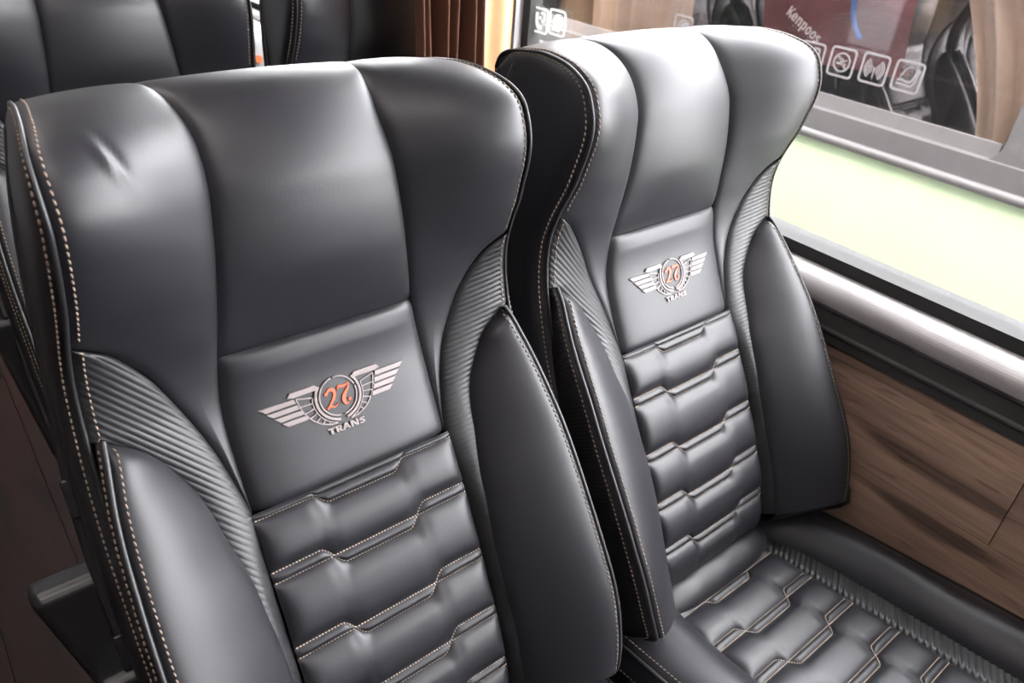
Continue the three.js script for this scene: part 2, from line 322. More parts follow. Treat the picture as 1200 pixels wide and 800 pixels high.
    const bside = (u, v) => {                        // ribbed side strip of the bolster
      const t = lerp(-0.345, 0.097, v), e = oX(t), n1 = lerp(baseN(e, t) - 0.004, oN(t), endR(t)) - 0.0035, n0 = Math.min(-0.004, n1 - 0.001);
      const c = t / 0.0045, rb = 0.00045 * Math.sin(2 * Math.PI * (c + u * 3));
      return at(sd * (e + 0.008 * (1 - Math.exp(-u * 9)) * (1 - 0.5 * u) + rb * Math.sin(Math.PI * u)), t, lerp(n1, n0, u));
    };
    mesh('bolster_side', patch(bside, 12, 420, sd < 0), M.rib, bm).userData.label = 'ribbed cloth side of the bolster';
    const tlist = (a, b, n) => Array.from({ length: n + 1 }, (_, i) => lerp(a, b, i / n));
    const bEdge = tlist(-0.335, 0.097, 50).map((t) => at(sd * (oX(t) + 0.0015), t, lerp(baseN(oX(t), t) - 0.004, oN(t), endR(t)) - 0.0018));
    mesh('bolster_piping', tube(bEdge, 0.0024, 110), M.pipe, bm);
    const bst = [...stitches(lineOn(bol, (k) => { const t = lerp(-0.33, 0.09, k), W = oX(t) - Math.min(xB(t), oX(t) - 0.002); return [1 - Math.min(0.5, 0.0065 / Math.max(W, 0.008)), lerp(0.0339, 0.984, k)]; }, 110).map((o) => ({ p: o.p, n: sd < 0 ? o.n.clone().negate() : o.n })), 0.0044, 0.0058, 0.0017, 0.0010, 0.25),
      ...stitches(lineOn(bside, (k) => [0.12, lerp(0.03, 0.985, k)], 110).map((o) => ({ p: o.p, n: new THREE.Vector3(sd, 0, 0.25).normalize() })), 0.0044, 0.0058, 0.0017, 0.0010, 0.25)];
    mesh('bolster_stitching', mergeGeometries(bst), M.thread, bm).userData = { kind: 'stuff', label: 'tan double stitching along the bolster edge' };
    // leather side of the back, its piping and stitching
    const sidep = (u, v) => {
      const t = lerp(-0.345, 0.44, v), e = xE(t), n1 = eN(t) - 0.0030, back = Math.min(nB(t), n1 - 0.004), n = lerp(n1, back, u);
      const k = sstep(0.33, 0.44, t);
      return at(sd * (lerp(e, xK(t) + 0.002, (1 - Math.exp(-u * Math.max(0.01, eN(t) - nB(t)) / 0.011)) * (1 - 0.25 * u))), lerp(eS(t), Math.min(eS(t), 0.352 - 0.03 * u), k), n);
    };
    const spm = mesh('side_panel', patch((u, v) => { const p = sidep(u, v); return p; }, 20, 90, sd < 0), M.leather, seat);
    const eEdge = tlist(-0.33, 0.43, 90).map((t) => at(sd * (xE(t) + 0.0012), eS(t), eN(t) - 0.0022));
    mesh('edge_piping', tube(eEdge, 0.0018, 190), M.pipe, spm);
    const est = [...stitches(lineOn(wp, (k) => { const t = lerp(0.176, 0.43, k), W = xE(t) - xC(t); return [1 - 0.0060 / W, (t + 0.012) / 0.467]; }, 130).map((o) => ({ p: o.p, n: sd < 0 ? o.n.clone().negate() : o.n })), 0.0044, 0.0058, 0.0017, 0.001, 0.2),
      ...stitches(lineOn(rp, (k) => { const t = lerp(0.0, 0.17, k), W = rout(t) - rin(t); return [t > 0.094 ? 1 - 0.0075 / Math.max(W, 0.012) : 0.97, (t + 0.325) / 0.4965]; }, 60).filter((o) => o.p.y > at(0, 0.098, 0).y).map((o) => ({ p: o.p, n: at(0, 0, 1).sub(at(0, 0, 0)) })), 0.0044, 0.0058, 0.0017, 0.001, 0.2),
      ...stitches(lineOn(sidep, (k) => { const v = lerp(0.02, 0.985, k), t = lerp(-0.345, 0.44, v), D = eN(t) - nB(t); return [clamp(0.0062 / Math.max(D, 0.02), 0.02, 0.4), v]; }, 190).map((o) => ({ p: o.p, n: new THREE.Vector3(sd, 0, 0.1).normalize() })), 0.0044, 0.0058, 0.0017, 0.001, 0.2)];
    mesh('edge_stitching', mergeGeometries(est), M.thread, spm).userData = { kind: 'stuff', label: 'tan double stitching along the outer edge' };
  }
  // moulded shell behind
  const shell = (u, v) => {
    const t = lerp(-0.36, 0.345, v), x = lerp(-1, 1, u) * (xK(t) - 0.002), e = Math.pow(Math.abs(2 * u - 1), 6), f = Math.pow(Math.abs(2 * v - 1), 10);
    return at(x * (1 - 0.03 * f), t, nB(t) - 0.05 + 0.045 * e + 0.035 * f);
  };
  const sh = mesh('back_shell', patch(shell, 40, 50, true), M.plastic, seat);
  const rim = []; for (let i = 0; i <= 60; i++) { const a = i / 60; rim.push(a < 0.4 ? shell(0, a / 0.4) : a < 0.6 ? shell((a - 0.4) / 0.2, 1) : shell(1, 1 - (a - 0.6) / 0.4)); }
  mesh('shell_rim', tube(rim, 0.006, 160), M.plastic, sh);
  for (const t of [0.045, -0.105]) mesh('shell_clip', rbox(0.008, 0.035, 0.02, 0.002).rotateX(-TH).translate(...at(-xK(t) - 0.001, t, nB(t) - 0.008).toArray()), M.plastic, sh);
  // lumbar roll where back and cushion meet
  const roll = (u, v) => {
    const x = lerp(-0.130, 0.130, u), a = lerp(-0.35, 1.15, v) * Math.PI, r = 0.030 * Math.pow(clamp(1 - Math.pow(Math.abs(2 * u - 1), 4), 0.02, 1), 0.6);
    const wv = 0.0012 * Math.sin(u * 26) * Math.sin(v * 6);
    return new THREE.Vector3(x, H - 0.846 + (r + wv) * Math.sin(a), -0.366 - ZC + (r * 1.1) * Math.cos(a));
  };
  mesh('lumbar_roll', patch(roll, 50, 26, true), M.leather, seat);
  // cushion
  const cush = new THREE.Group(); cush.name = 'seat_cushion'; seat.add(cush);
  const chw = 0.106, cpl = (x, w, h) => cu(x, -w, h + 0.004 - 0.00 + 0.02 * sstep(0.30, 0.42, -w) * -1), cst = [];
  const cA = (k) => (x) => -CL[k] + 0.0115 * jog(x), cB = (k) => () => -CL[k];
  const cup = (k) => (x) => Math.max(cA(k)(x), cB(k)(x)), clo = (k) => (x) => Math.min(cA(k)(x), cB(k)(x));
  for (let k = 0; k <= 6; k++) {
    const top = k ? clo(k - 1) : () => 0.02, bot = k < 6 ? cup(k) : () => -0.42;
    mesh('quilted_field', patch(quiltSegment(top, bot, chw, cpl, 0.0066, [k < 6 ? -CL[k] : -0.42, k ? -CL[k - 1] : 0.03]), 72, 20), M.leather, cush);
    if (k < 6) {
      mesh('pleat_band', patch(quiltSegment(cup(k), clo(k), chw, cpl, 0.004), 72, 6), M.leather, cush);
      for (const ln of [cA(k), cB(k)]) { const g = (u, v) => { const x = lerp(-chw, chw, u); return cpl(x, ln(x) + (v - 0.5) * 0.01, -0.0041); }; cst.push(...stitches(lineOn(g, (t) => [clamp(t, 0.004, 0.996), 0.5], 150), 0.0025, 0.0032, 0.00145, 0.0010)); }
    }
  }
  mesh('quilt_stitching', mergeGeometries(cst), M.fineThread, cush).userData = { kind: 'stuff', label: 'tan double stitching of the quilted cushion' };
  for (const sd of [-1, 1]) {
    const strip = (u, v) => { const w = lerp(-0.06, 0.42, v), x = lerp(0.106, 0.148, u), d = u * 0.042, rb = 0.0007 * Math.sin(2 * Math.PI * (w + 0.5 * x) / 0.0085); return cu(sd * x, w, 0.004 + rb + seam(d, 0.005, 0.003)); };
    mesh('ribbed_strip', patch(strip, 16, 560, sd > 0), M.rib, cush).userData.label = 'ribbed dark cloth inset of the cushion';
    const cbi = curve([[-0.08, 0.112], [-0.03, 0.118], [0.03, 0.130], [0.12, 0.138], [0.42, 0.138]]);
    const cb = (u, v) => {
      const w = lerp(-0.075, 0.42, v), a = cbi(w), b = (sd < 0 ? 0.204 : 0.227) + 0.002 * Math.sin(w * 9), e = Math.pow(clamp(1 - Math.pow(Math.abs(2 * v - 1), 14), 0, 1), 0.5);
      const x = lerp(sd < 0 ? a - 0.036 : a, b, u), q = sd < 0 ? clamp((u - 0.6) / 0.4, 0, 1) : clamp((u - 0.42) / 0.58, 0, 1), p = 1 - clamp(u / 0.5, 0, 1);
      let h = 0.006 + 0.030 * (0.9 + 0.1 * sstep(-0.06, 0.1, w)) * (1 - p * p) - (sd < 0 ? 0.014 : 0.040) * (1 - Math.sqrt(1 - q * q * 0.97)) + 0.003 * Math.sin(Math.PI * u) + seam(u * 0.08, 0.008, 0.004);
      h += 0.0012 * Math.sin(w * 34 + u * 5) * Math.sin(Math.PI * u);
      return cu(sd * x, w, lerp(-0.03, h, e));
    };
    const cm = mesh('cushion_bolster', patch(cb, 40, 90, sd > 0), M.leather, cush);
    const ce = Array.from({ length: 40 }, (_, i) => { const p = cb(0.985, 0.03 + 0.94 * i / 39); p.x += sd * 0.002; return p; });
    mesh('cushion_piping', tube(ce, 0.0028, 90), M.pipe, cush);
    const skirt = (u, v) => { const p = cb(1, v); p.x += sd * (sd < 0 ? 0.024 : 0.004) * (1 - Math.exp(-u * 3.2)); p.y -= 0.10 * u; return p; };
    const sk = mesh('cushion_side', patch(skirt, 8, 50, sd > 0), M.leather, cush);
    const cs = [...stitches(lineOn(cb, (k) => [sd < 0 ? 0.91 : 0.985, 0.04 + 0.92 * k], 100).map((o) => ({ p: o.p, n: new THREE.Vector3(sd, 0.6, 0).normalize() })), 0.0044, 0.0058, 0.0017, 0.001, 0.2),
      ...stitches(lineOn(skirt, (k) => [0.22, 0.04 + 0.92 * k], 100).map((o) => ({ p: o.p, n: new THREE.Vector3(sd, 0, 0) })), 0.0044, 0.0058, 0.0017, 0.001, 0.2)];
    mesh('cushion_stitching', mergeGeometries(cs), M.thread, cush).userData = { kind: 'stuff', label: 'tan double stitching along the cushion edge' };
  }
  mesh('cushion_pan', rbox(0.40, 0.07, 0.47, 0.015, 0, CY - 0.075 + 0.02, CZ + 0.16), M.plastic, seat);
  const baseM = mesh('seat_base', mergeGeometries([rbox(0.05, CY - 0.12, 0.36, 0.012, -0.13, (CY - 0.12) / 2, CZ + 0.14), rbox(0.05, CY - 0.12, 0.36, 0.012, 0.13, (CY - 0.12) / 2, CZ + 0.14), rbox(0.34, 0.05, 0.30, 0.012, 0, CY - 0.145, CZ + 0.14)]), M.plastic, seat);
  if (opt.guard) {                                  // black plastic guard between seat and wall
    const gd = []; for (let i = 0; i <= 24; i++) { const t = lerp(0.06, -0.345, i / 24); gd.push(at(0.238, t, lerp(-0.02, 0.045, sstep(0.06, -0.2, t)))); }
    for (let i = 1; i <= 16; i++) gd.push(cu(0.242 + 0.006 * Math.min(1, i / 4), lerp(-0.06, 0.42, i / 16), -0.012));
    const prof = new THREE.Shape(arc(0, 0, 0.012, 0, 360, 16).map((p) => new THREE.Vector2(...p)));
    mesh('wall_guard', new THREE.ExtrudeGeometry(prof, { steps: 90, bevelEnabled: false, extrudePath: new THREE.CatmullRomCurve3(gd) }), M.black, seat);
  }
  if (opt.arm) {
    const arm = new THREE.Group(); arm.name = 'armrest'; seat.add(arm);
    opt.arm(arm);
  }
  return seat;
}
console.log('seat builder ready');

// ------------------------------------------------------------------ seats
const SX = 0.2525, PITCH = 0.47;
function armBuilder(arm) {
  // padded armrest beside the seat: a pad that tapers downwards on a moulded bracket
  const taper = (g, h, k0, k1, sh) => { const p = g.attributes.position; for (let i = 0; i < p.count; i++) { const k = clamp(p.getY(i) / h + 0.5, 0, 1); p.setX(i, p.getX(i) * lerp(k0, k1, k) + sh * (1 - k)); } g.computeVertexNormals(); return g; };
  const X = -0.2525;
  mesh('arm_pad', taper(rbox(0.066, 0.17, 0.04, 0.011, 0, 0, 0, 5), 0.17, 0.45, 1, 0.022).rotateX(-0.30).translate(X + 0.002, H - 0.650, -0.555 - ZC), M.plastic, arm);
  mesh('arm_bracket', taper(rbox(0.05, 0.24, 0.13, 0.012, 0, 0, 0, 4), 0.24, 0.5, 0.8, 0.02).rotateX(-0.3).translate(X + 0.014, H - 0.77, -0.53 - ZC), M.plastic, arm);
}
function addSeat(o, label, pos, group) { o.name = numbered('coach_seat'); o.position.set(...pos); o.userData = { label, category: 'seat' }; if (group) o.userData.group = group; scene.add(o); return o; }
const bare = (o) => { const c = o.clone(); for (const k of [...c.children]) if (k.name === 'wall_guard') c.remove(k); return c; };
const seatAisle = addSeat(makeSeat({ wrinkles: [[-0.150, 0.292, 0.35, -0.94, 0.016, 0.0035, 0.0035]], arm: armBuilder }), 'black leather reclining seat on the aisle side with a creased headrest wing', [SX, 0, ZC]);
const seatWindow = addSeat(makeSeat({ guard: true }), 'black leather reclining seat beside the window and the wood panelling', [SX + PITCH, 0, ZC]);
addSeat(seatAisle.clone(), 'black leather seat with a creased headrest behind the aisle seat', [SX + 0.025, 0, ZC - 0.695]);
addSeat(bare(seatWindow), 'black leather seat behind the window seat, beside the brown curtain', [SX + PITCH + 0.022, 0, ZC - 0.695]);
console.log('seats done');

// ------------------------------------------------------------------ wood
function woodTex(w, h, base, dark, k, streak = 1) {
  return dataTex(w, h, (u, v) => {
    const warp = 0.025 * pnoise(u, v, 3, 4, k + 3), g = pnoise(u, v + warp, 4, 34, k), g2 = pnoise(u, v + warp, 14, 120, k + 9), b = pnoise(u, v, 4, 7, k + 21);
    const kn = sstep(0.16, 0.42, pnoise(u, v + warp * 1.5, 5, 13, k + 33)), sp = sstep(0.30, 0.45, pnoise(u, v + warp, 22, 60, k + 41));
    const d = clamp(0.36 + streak * (0.26 * g + 0.24 * g2) + 0.42 * b + 0.42 * kn + 0.22 * sp, 0, 1); return [0, 1, 2].map((i) => lerp(base[i], dark[i], d));
  }, true);
}
const wallWood = [0, 1, 2, 3].map((k) => std({ map: woodTex(512, 256, [200, 167, 145], [76, 61, 53], 11 + k * 7), roughness: 0.55 }));
const floorWood = [0, 1, 2].map((k) => phy({ specularIntensity: 0.25, map: woodTex(256, 128, [33, 18, 13], [14, 8, 6], 51 + k * 5), roughness: 0.6 }));

// floor ---------------------------------------------------------------------------------
const ZR = -3.4, ZF = 2.2, XW = 1.0, XL = -1.3;
const floor = struct('floor', 'dark reddish brown wood plank floor of the coach', box(XW - XL + 0.3, 0.08, ZF - ZR + 0.2, (XW + XL) / 2, -0.052, (ZF + ZR) / 2), M.black);
{
  const pg = [1.2, 0.9].map((L) => { const g = box(0.146, 0.012, L - 0.003); const uv = g.attributes.uv, p = g.attributes.position; for (let i = 0; i < uv.count; i++) uv.setXY(i, p.getZ(i) * 0.9, p.getX(i) * 1.6 + 0.3); return [L, g]; });
  let i = 0;
  for (let x = XL + 0.075; x < XW; x += 0.148) { let z = ZR + 0.05 - (i % 3) * 0.4; let k = 0; while (z < 1.0) { const [L, g] = pg[(i + k) % 2]; if (z + L < 1.6 && z > ZR - 0.5) { const o = mesh('plank', g, floorWood[Math.floor(rnd() * 3)], floor); o.position.set(x, -0.006, z + L / 2); } z += L; k++; } i++; }
}
// right wall: planks, sill, posts ---------------------------------------------------------
const yr = (v) => H + v;                           // heights were read relative to the eye
const wallR = struct('wall_right', 'wood plank panelling below the coach window', box(0.06, yr(-0.50), ZF - ZR, XW + 0.034, yr(-0.50) / 2, (ZF + ZR) / 2), M.black);
{
  const ys = [-0.52, -0.603, -0.749, -0.895, -1.041, -1.187, -1.245];
  const off = [0.35, -0.128, 0.42, 0.1, -0.3, 0.2];
  for (let r = 0; r < ys.length - 1; r++) {
    const h = ys[r] - ys[r + 1] - 0.0012, L = 1.2;
    for (let z = off[r] - 4 * L; z < ZF; z += L) {
      const a = Math.max(z, ZR), b = Math.min(z + L, ZF); if (b - a < 0.05) continue;
      const g = box(0.008, h, b - a - 0.0014, XW, yr((ys[r] + ys[r + 1]) / 2), (a + b) / 2), uv = g.attributes.uv, p = g.attributes.position, u0 = rnd(), v0 = rnd();
      for (let i = 0; i < uv.count; i++) uv.setXY(i, u0 + p.getZ(i) * 0.85, v0 + p.getY(i) * 1.7);
      mesh('plank', g, wallWood[Math.floor(rnd() * 4)], wallR);
    }
  }
}
function extrudeZ(pts, z0, z1) {                   // profile in (x, y), swept along the coach
  const s = new THREE.Shape(pts.map((p) => new THREE.Vector2(...p)));
  return new THREE.ExtrudeGeometry(s, { depth: z1 - z0, bevelEnabled: false, curveSegments: 8 }).translate(0, 0, z0);
}
{
  const sil = [[XW + 0.05, yr(-0.482)], [XW + 0.02, yr(-0.482)]]; for (let i = 0; i <= 14; i++) { const a = (90 + 100 * i / 14) * Math.PI / 180; sil.push([XW - 0.002 + 0.030 * Math.cos(a), yr(-0.512) + 0.030 * Math.sin(a)]); } sil.push([XW - 0.018, yr(-0.53)], [XW + 0.05, yr(-0.53)]);
  struct('trim_1', 'silver rounded sill rail under the window', extrudeZ(sil, ZR, ZF), M.silver);
  const t2 = [[XW + 0.02, yr(-0.528)], [XW - 0.019, yr(-0.528)], [XW - 0.016, yr(-0.556)], [XW - 0.019, yr(-0.559)], [XW - 0.019, yr(-0.562)], [XW - 0.014, yr(-0.566)], [XW - 0.010, yr(-0.583)], [XW + 0.02, yr(-0.583)]];
  struct('trim_2', 'dark grey strip between sill rail and wood panelling', extrudeZ(t2, ZR, ZF), M.darkTrim);
}
// window frames and panes on both sides
const YT = yr(0.42), YB = yr(-0.465);
const M_glass = phy({ color: lin(0.96, 0.98, 0.97), roughness: 0.02, transmission: 1, thickness: 0, ior: 1.5 });
M.glass = M_glass;
function sideWindows(x, sgn, zs, first) {
  zs.forEach(([a, b], i) => {
    const w = struct('window_' + (first + i), sgn > 0 ? 'clear side pane of the coach window by the seats' : 'side pane across the aisle', box(0.006, YT - YB, b - a, x + sgn * 0.035, (YT + YB) / 2, (a + b) / 2), M.glass);
    w.userData.label += ['', ', rearward', ', forward'][i];
    const g = 0.03;
    mesh('window_seal', mergeGeometries([box(0.05, 0.028, b - a + 0.02, x + sgn * 0.03, YB - 0.012, (a + b) / 2), box(0.05, 0.02, b - a, x + sgn * 0.03, YT - 0.01, (a + b) / 2), box(0.03, YT - YB, 0.026, x + sgn * 0.03, (YT + YB) / 2, a - 0.002), box(0.03, YT - YB, 0.026, x + sgn * 0.03, (YT + YB) / 2, b + 0.002)]), M.black, w);
  });
}
sideWindows(XW, 1, [[-1.205, 0.55], [-2.9, -1.36], [0.75, 2.0]], 1);
{
  const post = (x, a, b) => box(0.05, YT - YB + 0.08, b - a, x, (YT + YB) / 2, (a + b) / 2);
  const X1w = XW + 0.022, X2w = XL - 0.022;
  const mk = (x) => mergeGeometries([post(x, -1.36, -1.215), post(x, 0.56, 0.745), post(x, 2.01, ZF), post(x, ZR, -2.91)]);
  struct('trim_3', 'pale grey posts between the windows beside the seats', mk(X1w), M.greyWall);
  const YC = yr(0.78);
  const upR = struct('wall_upper_right', 'pale upper wall and luggage rack above the window', mergeGeometries([box(0.06, YC - YT + 0.05, ZF - ZR, XW + 0.03, (YC + YT) / 2, (ZF + ZR) / 2), box(0.34, 0.06, ZF - ZR, XW - 0.17, YT + 0.07, (ZF + ZR) / 2)]), M.ceil);
  struct('wall_upper_left', 'pale upper wall and luggage rack across the aisle', mergeGeometries([box(0.06, YC - YT + 0.05, ZF - ZR, XL - 0.03, (YC + YT) / 2, (ZF + ZR) / 2), box(0.34, 0.06, ZF - ZR, XL + 0.17, YT + 0.07, (ZF + ZR) / 2)]), M.ceil);
  struct('wall_left', 'dark side wall across the aisle', box(0.06, YT, ZF - ZR, XL - 0.03, YT / 2, (ZF + ZR) / 2), M.dimWall);
  struct('ceiling', 'white coach ceiling', box(XW - XL + 0.12, 0.06, ZF - ZR + 0.1, (XW + XL) / 2, YC + 0.03, (ZF + ZR) / 2), M.ceil);
  struct('wall_rear', 'grey rear wall of the coach', box(XW - XL + 0.12, YC, 0.06, (XW + XL) / 2, YC / 2, ZR - 0.03), M.greyWall);
  struct('wall_front', 'dark partition at the front of the cabin', box(XW - XL + 0.12, YC, 0.06, (XW + XL) / 2, YC / 2, ZF + 0.03), M.dimWall);
  // ceiling lamps over the aisle
  for (const z of [-1.6, -0.3, 1.0]) {
    const lamp = thing('ceiling_lamp', z < -1 ? 'long white ceiling lamp above the rear row' : z < 0 ? 'long white ceiling lamp above the front seats' : 'long white ceiling lamp ahead of the front seats', 'lamp', [-0.15, YC, z]);
    mesh('housing', rbox(0.18, 0.03, 0.9, 0.01, 0, -0.014, 0), M.ceil, lamp);
    mesh('diffuser', box(0.15, 0.004, 0.86, 0, -0.031, 0), std({ color: 0xffffff, emissive: 0xfff6f4, emissiveIntensity: 1.5 }), lamp);
    const L = new THREE.RectAreaLight(0xfff4f2, 4.5, 0.15, 0.86); L.position.set(0, -0.036, 0); L.rotation.x = -Math.PI / 2; lamp.add(L);
  }
}
// brown curtain gathered at the window post
{
  const cg = thing('curtain', 'brown curtain gathered in folds beside the window post', 'curtain', [0, 0, 0]);
  const M_cur = phy({ color: lin(0.085, 0.034, 0.018), roughness: 0.9, side: THREE.DoubleSide });
  const M_litCloth = phy({ color: lin(0.62, 0.36, 0.19), roughness: 0.9, transmission: 0.3, thickness: 0, side: THREE.DoubleSide });  // lit edge of the same curtain: window light put into a peach colour
  const y0 = yr(-0.40), y1 = yr(0.42);
  const f = (u, v) => {
    const fold = Math.sin(u * 34) * 0.022 + Math.sin(u * 15 + 1.1) * 0.012 + 0.006 * Math.sin(v * 7 + u * 9);
    return new THREE.Vector3(lerp(0.724, 0.868, u) - 0.018 * (1 - u) * v, lerp(y0, y1, v), -1.150 + fold * 0.8);
  };
  mesh('cloth', patch(f, 130, 30), M_cur, cg);
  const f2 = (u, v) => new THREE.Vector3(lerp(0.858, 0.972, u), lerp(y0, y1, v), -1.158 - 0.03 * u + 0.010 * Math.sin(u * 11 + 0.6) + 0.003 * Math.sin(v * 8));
  mesh('lit_edge', patch(f2, 50, 20), M_litCloth, cg).userData.label = 'brightly lit window edge of the brown curtain, its light put into a peach colour';
  mesh('rail', new THREE.CylinderGeometry(0.006, 0.006, 0.3, 10).rotateX(Math.PI / 2).translate(0.965, y1, -1.22), M.silver, cg);
}
// stickers on the near pane
const M_sticker = phy({ color: lin(0.85, 0.9, 0.88), roughness: 1, transmission: 0.4, thickness: 0, side: THREE.DoubleSide });
const M_ghost = std({ color: lin(0.11, 0.10, 0.104), roughness: 0.6, side: THREE.DoubleSide });
function rrect(w, h, r) { const s = new THREE.Shape(); s.moveTo(-w / 2 + r, -h / 2); s.lineTo(w / 2 - r, -h / 2); s.quadraticCurveTo(w / 2, -h / 2, w / 2, -h / 2 + r); s.lineTo(w / 2, h / 2 - r); s.quadraticCurveTo(w / 2, h / 2, w / 2 - r, h / 2); s.lineTo(-w / 2 + r, h / 2); s.quadraticCurveTo(-w / 2, h / 2, -w / 2, h / 2 - r); s.lineTo(-w / 2, -h / 2 + r); s.quadraticCurveTo(-w / 2, -h / 2, -w / 2 + r, -h / 2); return s; }
const flat = (shapes, d = 0.0006) => mergeGeometries(shapes.map((s) => new THREE.ExtrudeGeometry(s, { depth: d, bevelEnabled: false, curveSegments: 10 })));
function frameShape(w, r, t) { const s = rrect(w, w, r); s.holes.push(rrect(w - 2 * t, w - 2 * t, Math.max(0.001, r - t))); return s; }
const circ = (x, y, r) => new THREE.Shape(arc(x, y, r, 0, 360, 28).map((p) => new THREE.Vector2(...p)));
function sticker(kind, w, label, mat, pos, group) {           // faces the inside of the coach: its plane is the wall's, x across -> world +z at the left
  const t = thing('window_sticker', label, 'sticker', pos, group); const turn = (g) => g.rotateY(-Math.PI / 2);
  mesh('border', turn(flat([frameShape(w, w * 0.18, w * 0.075)])), mat, t);
  const g = [], S = (pts) => pts.map(([a, b]) => [a * w, b * w]);
  if (kind === 'smoke') { g.push(ribbon(S(arc(0, 0, 0.30, 0, 358, 40)), w * 0.06), ribbon(S([[-0.22, 0.22], [0.22, -0.22]]), w * 0.07), ribbon(S([[-0.2, -0.05], [0.16, -0.05]]), w * 0.07), ribbon(S(smooth([[-0.12, 0.06], [0.0, 0.12], [0.06, 0.04], [0.18, 0.1]])), w * 0.045)); }
  if (kind === 'wifi') { for (const r of [0.12, 0.2, 0.28, 0.35]) { g.push(ribbon(S(arc(0, 0, r, -55, 55, 16)), w * 0.045), ribbon(S(arc(0, 0, r, 125, 235, 16)), w * 0.045)); } g.push(circ(0, 0, 0.06 * w), ribbon(S([[0, 0], [0, -0.3]]), w * 0.05)); }
  if (kind === 'seat') { g.push(ribbon(S(smooth([[-0.32, -0.16], [-0.2, -0.12], [0.05, -0.16], [0.16, -0.12], [0.3, 0.3]])), w * 0.06), ribbon(S(smooth([[-0.32, -0.26], [-0.1, -0.26], [0.2, -0.26], [0.36, 0.26]])), w * 0.05), ribbon(S(smooth([[-0.2, 0.06], [-0.05, 0.28], [0.12, 0.3]])), w * 0.05), ribbon(S([[-0.24, 0.0], [-0.14, 0.12]]), w * 0.06)); }
  if (kind === 'phone') { g.push(ribbon(S(smooth([[-0.2, 0.28], [-0.24, 0.0], [-0.1, -0.26], [0.12, -0.26]])), w * 0.17), ribbon(S(smooth([[0.05, 0.28], [0.24, 0.28], [0.24, 0.0], [0.1, 0.02]])), w * 0.08), circ(-0.02 * w, 0.1 * w, 0.06 * w)); }
  if (kind === 'hand') { g.push(poly(S([[-0.3, -0.32], [-0.2, 0.02], [0.02, 0.24], [0.3, 0.26], [0.3, -0.02], [0.16, -0.32]])), ribbon(S(smooth([[-0.28, -0.04], [-0.1, 0.26], [0.16, 0.32]])), w * 0.07)); }
  mesh('symbol', turn(flat(g)), mat, t); return t;
}
function onX(px, py, x) {                           // the point of the plane x that a pixel of the 1200 x 800 picture looks at
  camera.updateMatrixWorld(); camera.aspect = 1.5; camera.updateProjectionMatrix();
  const d = new THREE.Vector3((px / 600) - 1, 1 - py / 400, 0.5).unproject(camera).sub(camera.position); return d.multiplyScalar(x / d.x).add(camera.position);
}
function onZ(px, py, z) { const d = onX(px, py, 1).sub(camera.position); return d.multiplyScalar(z / d.z).add(camera.position); }
const XG = XW + 0.030;
sticker('phone', 0.046, 'small white square sticker with a rounded symbol beside the window post', M_sticker, onX(633, 24, XG).toArray());
sticker('hand', 0.046, 'small white square sticker with a leaf-like symbol, second from the window post', M_sticker, onX(653, 27, XG).toArray());

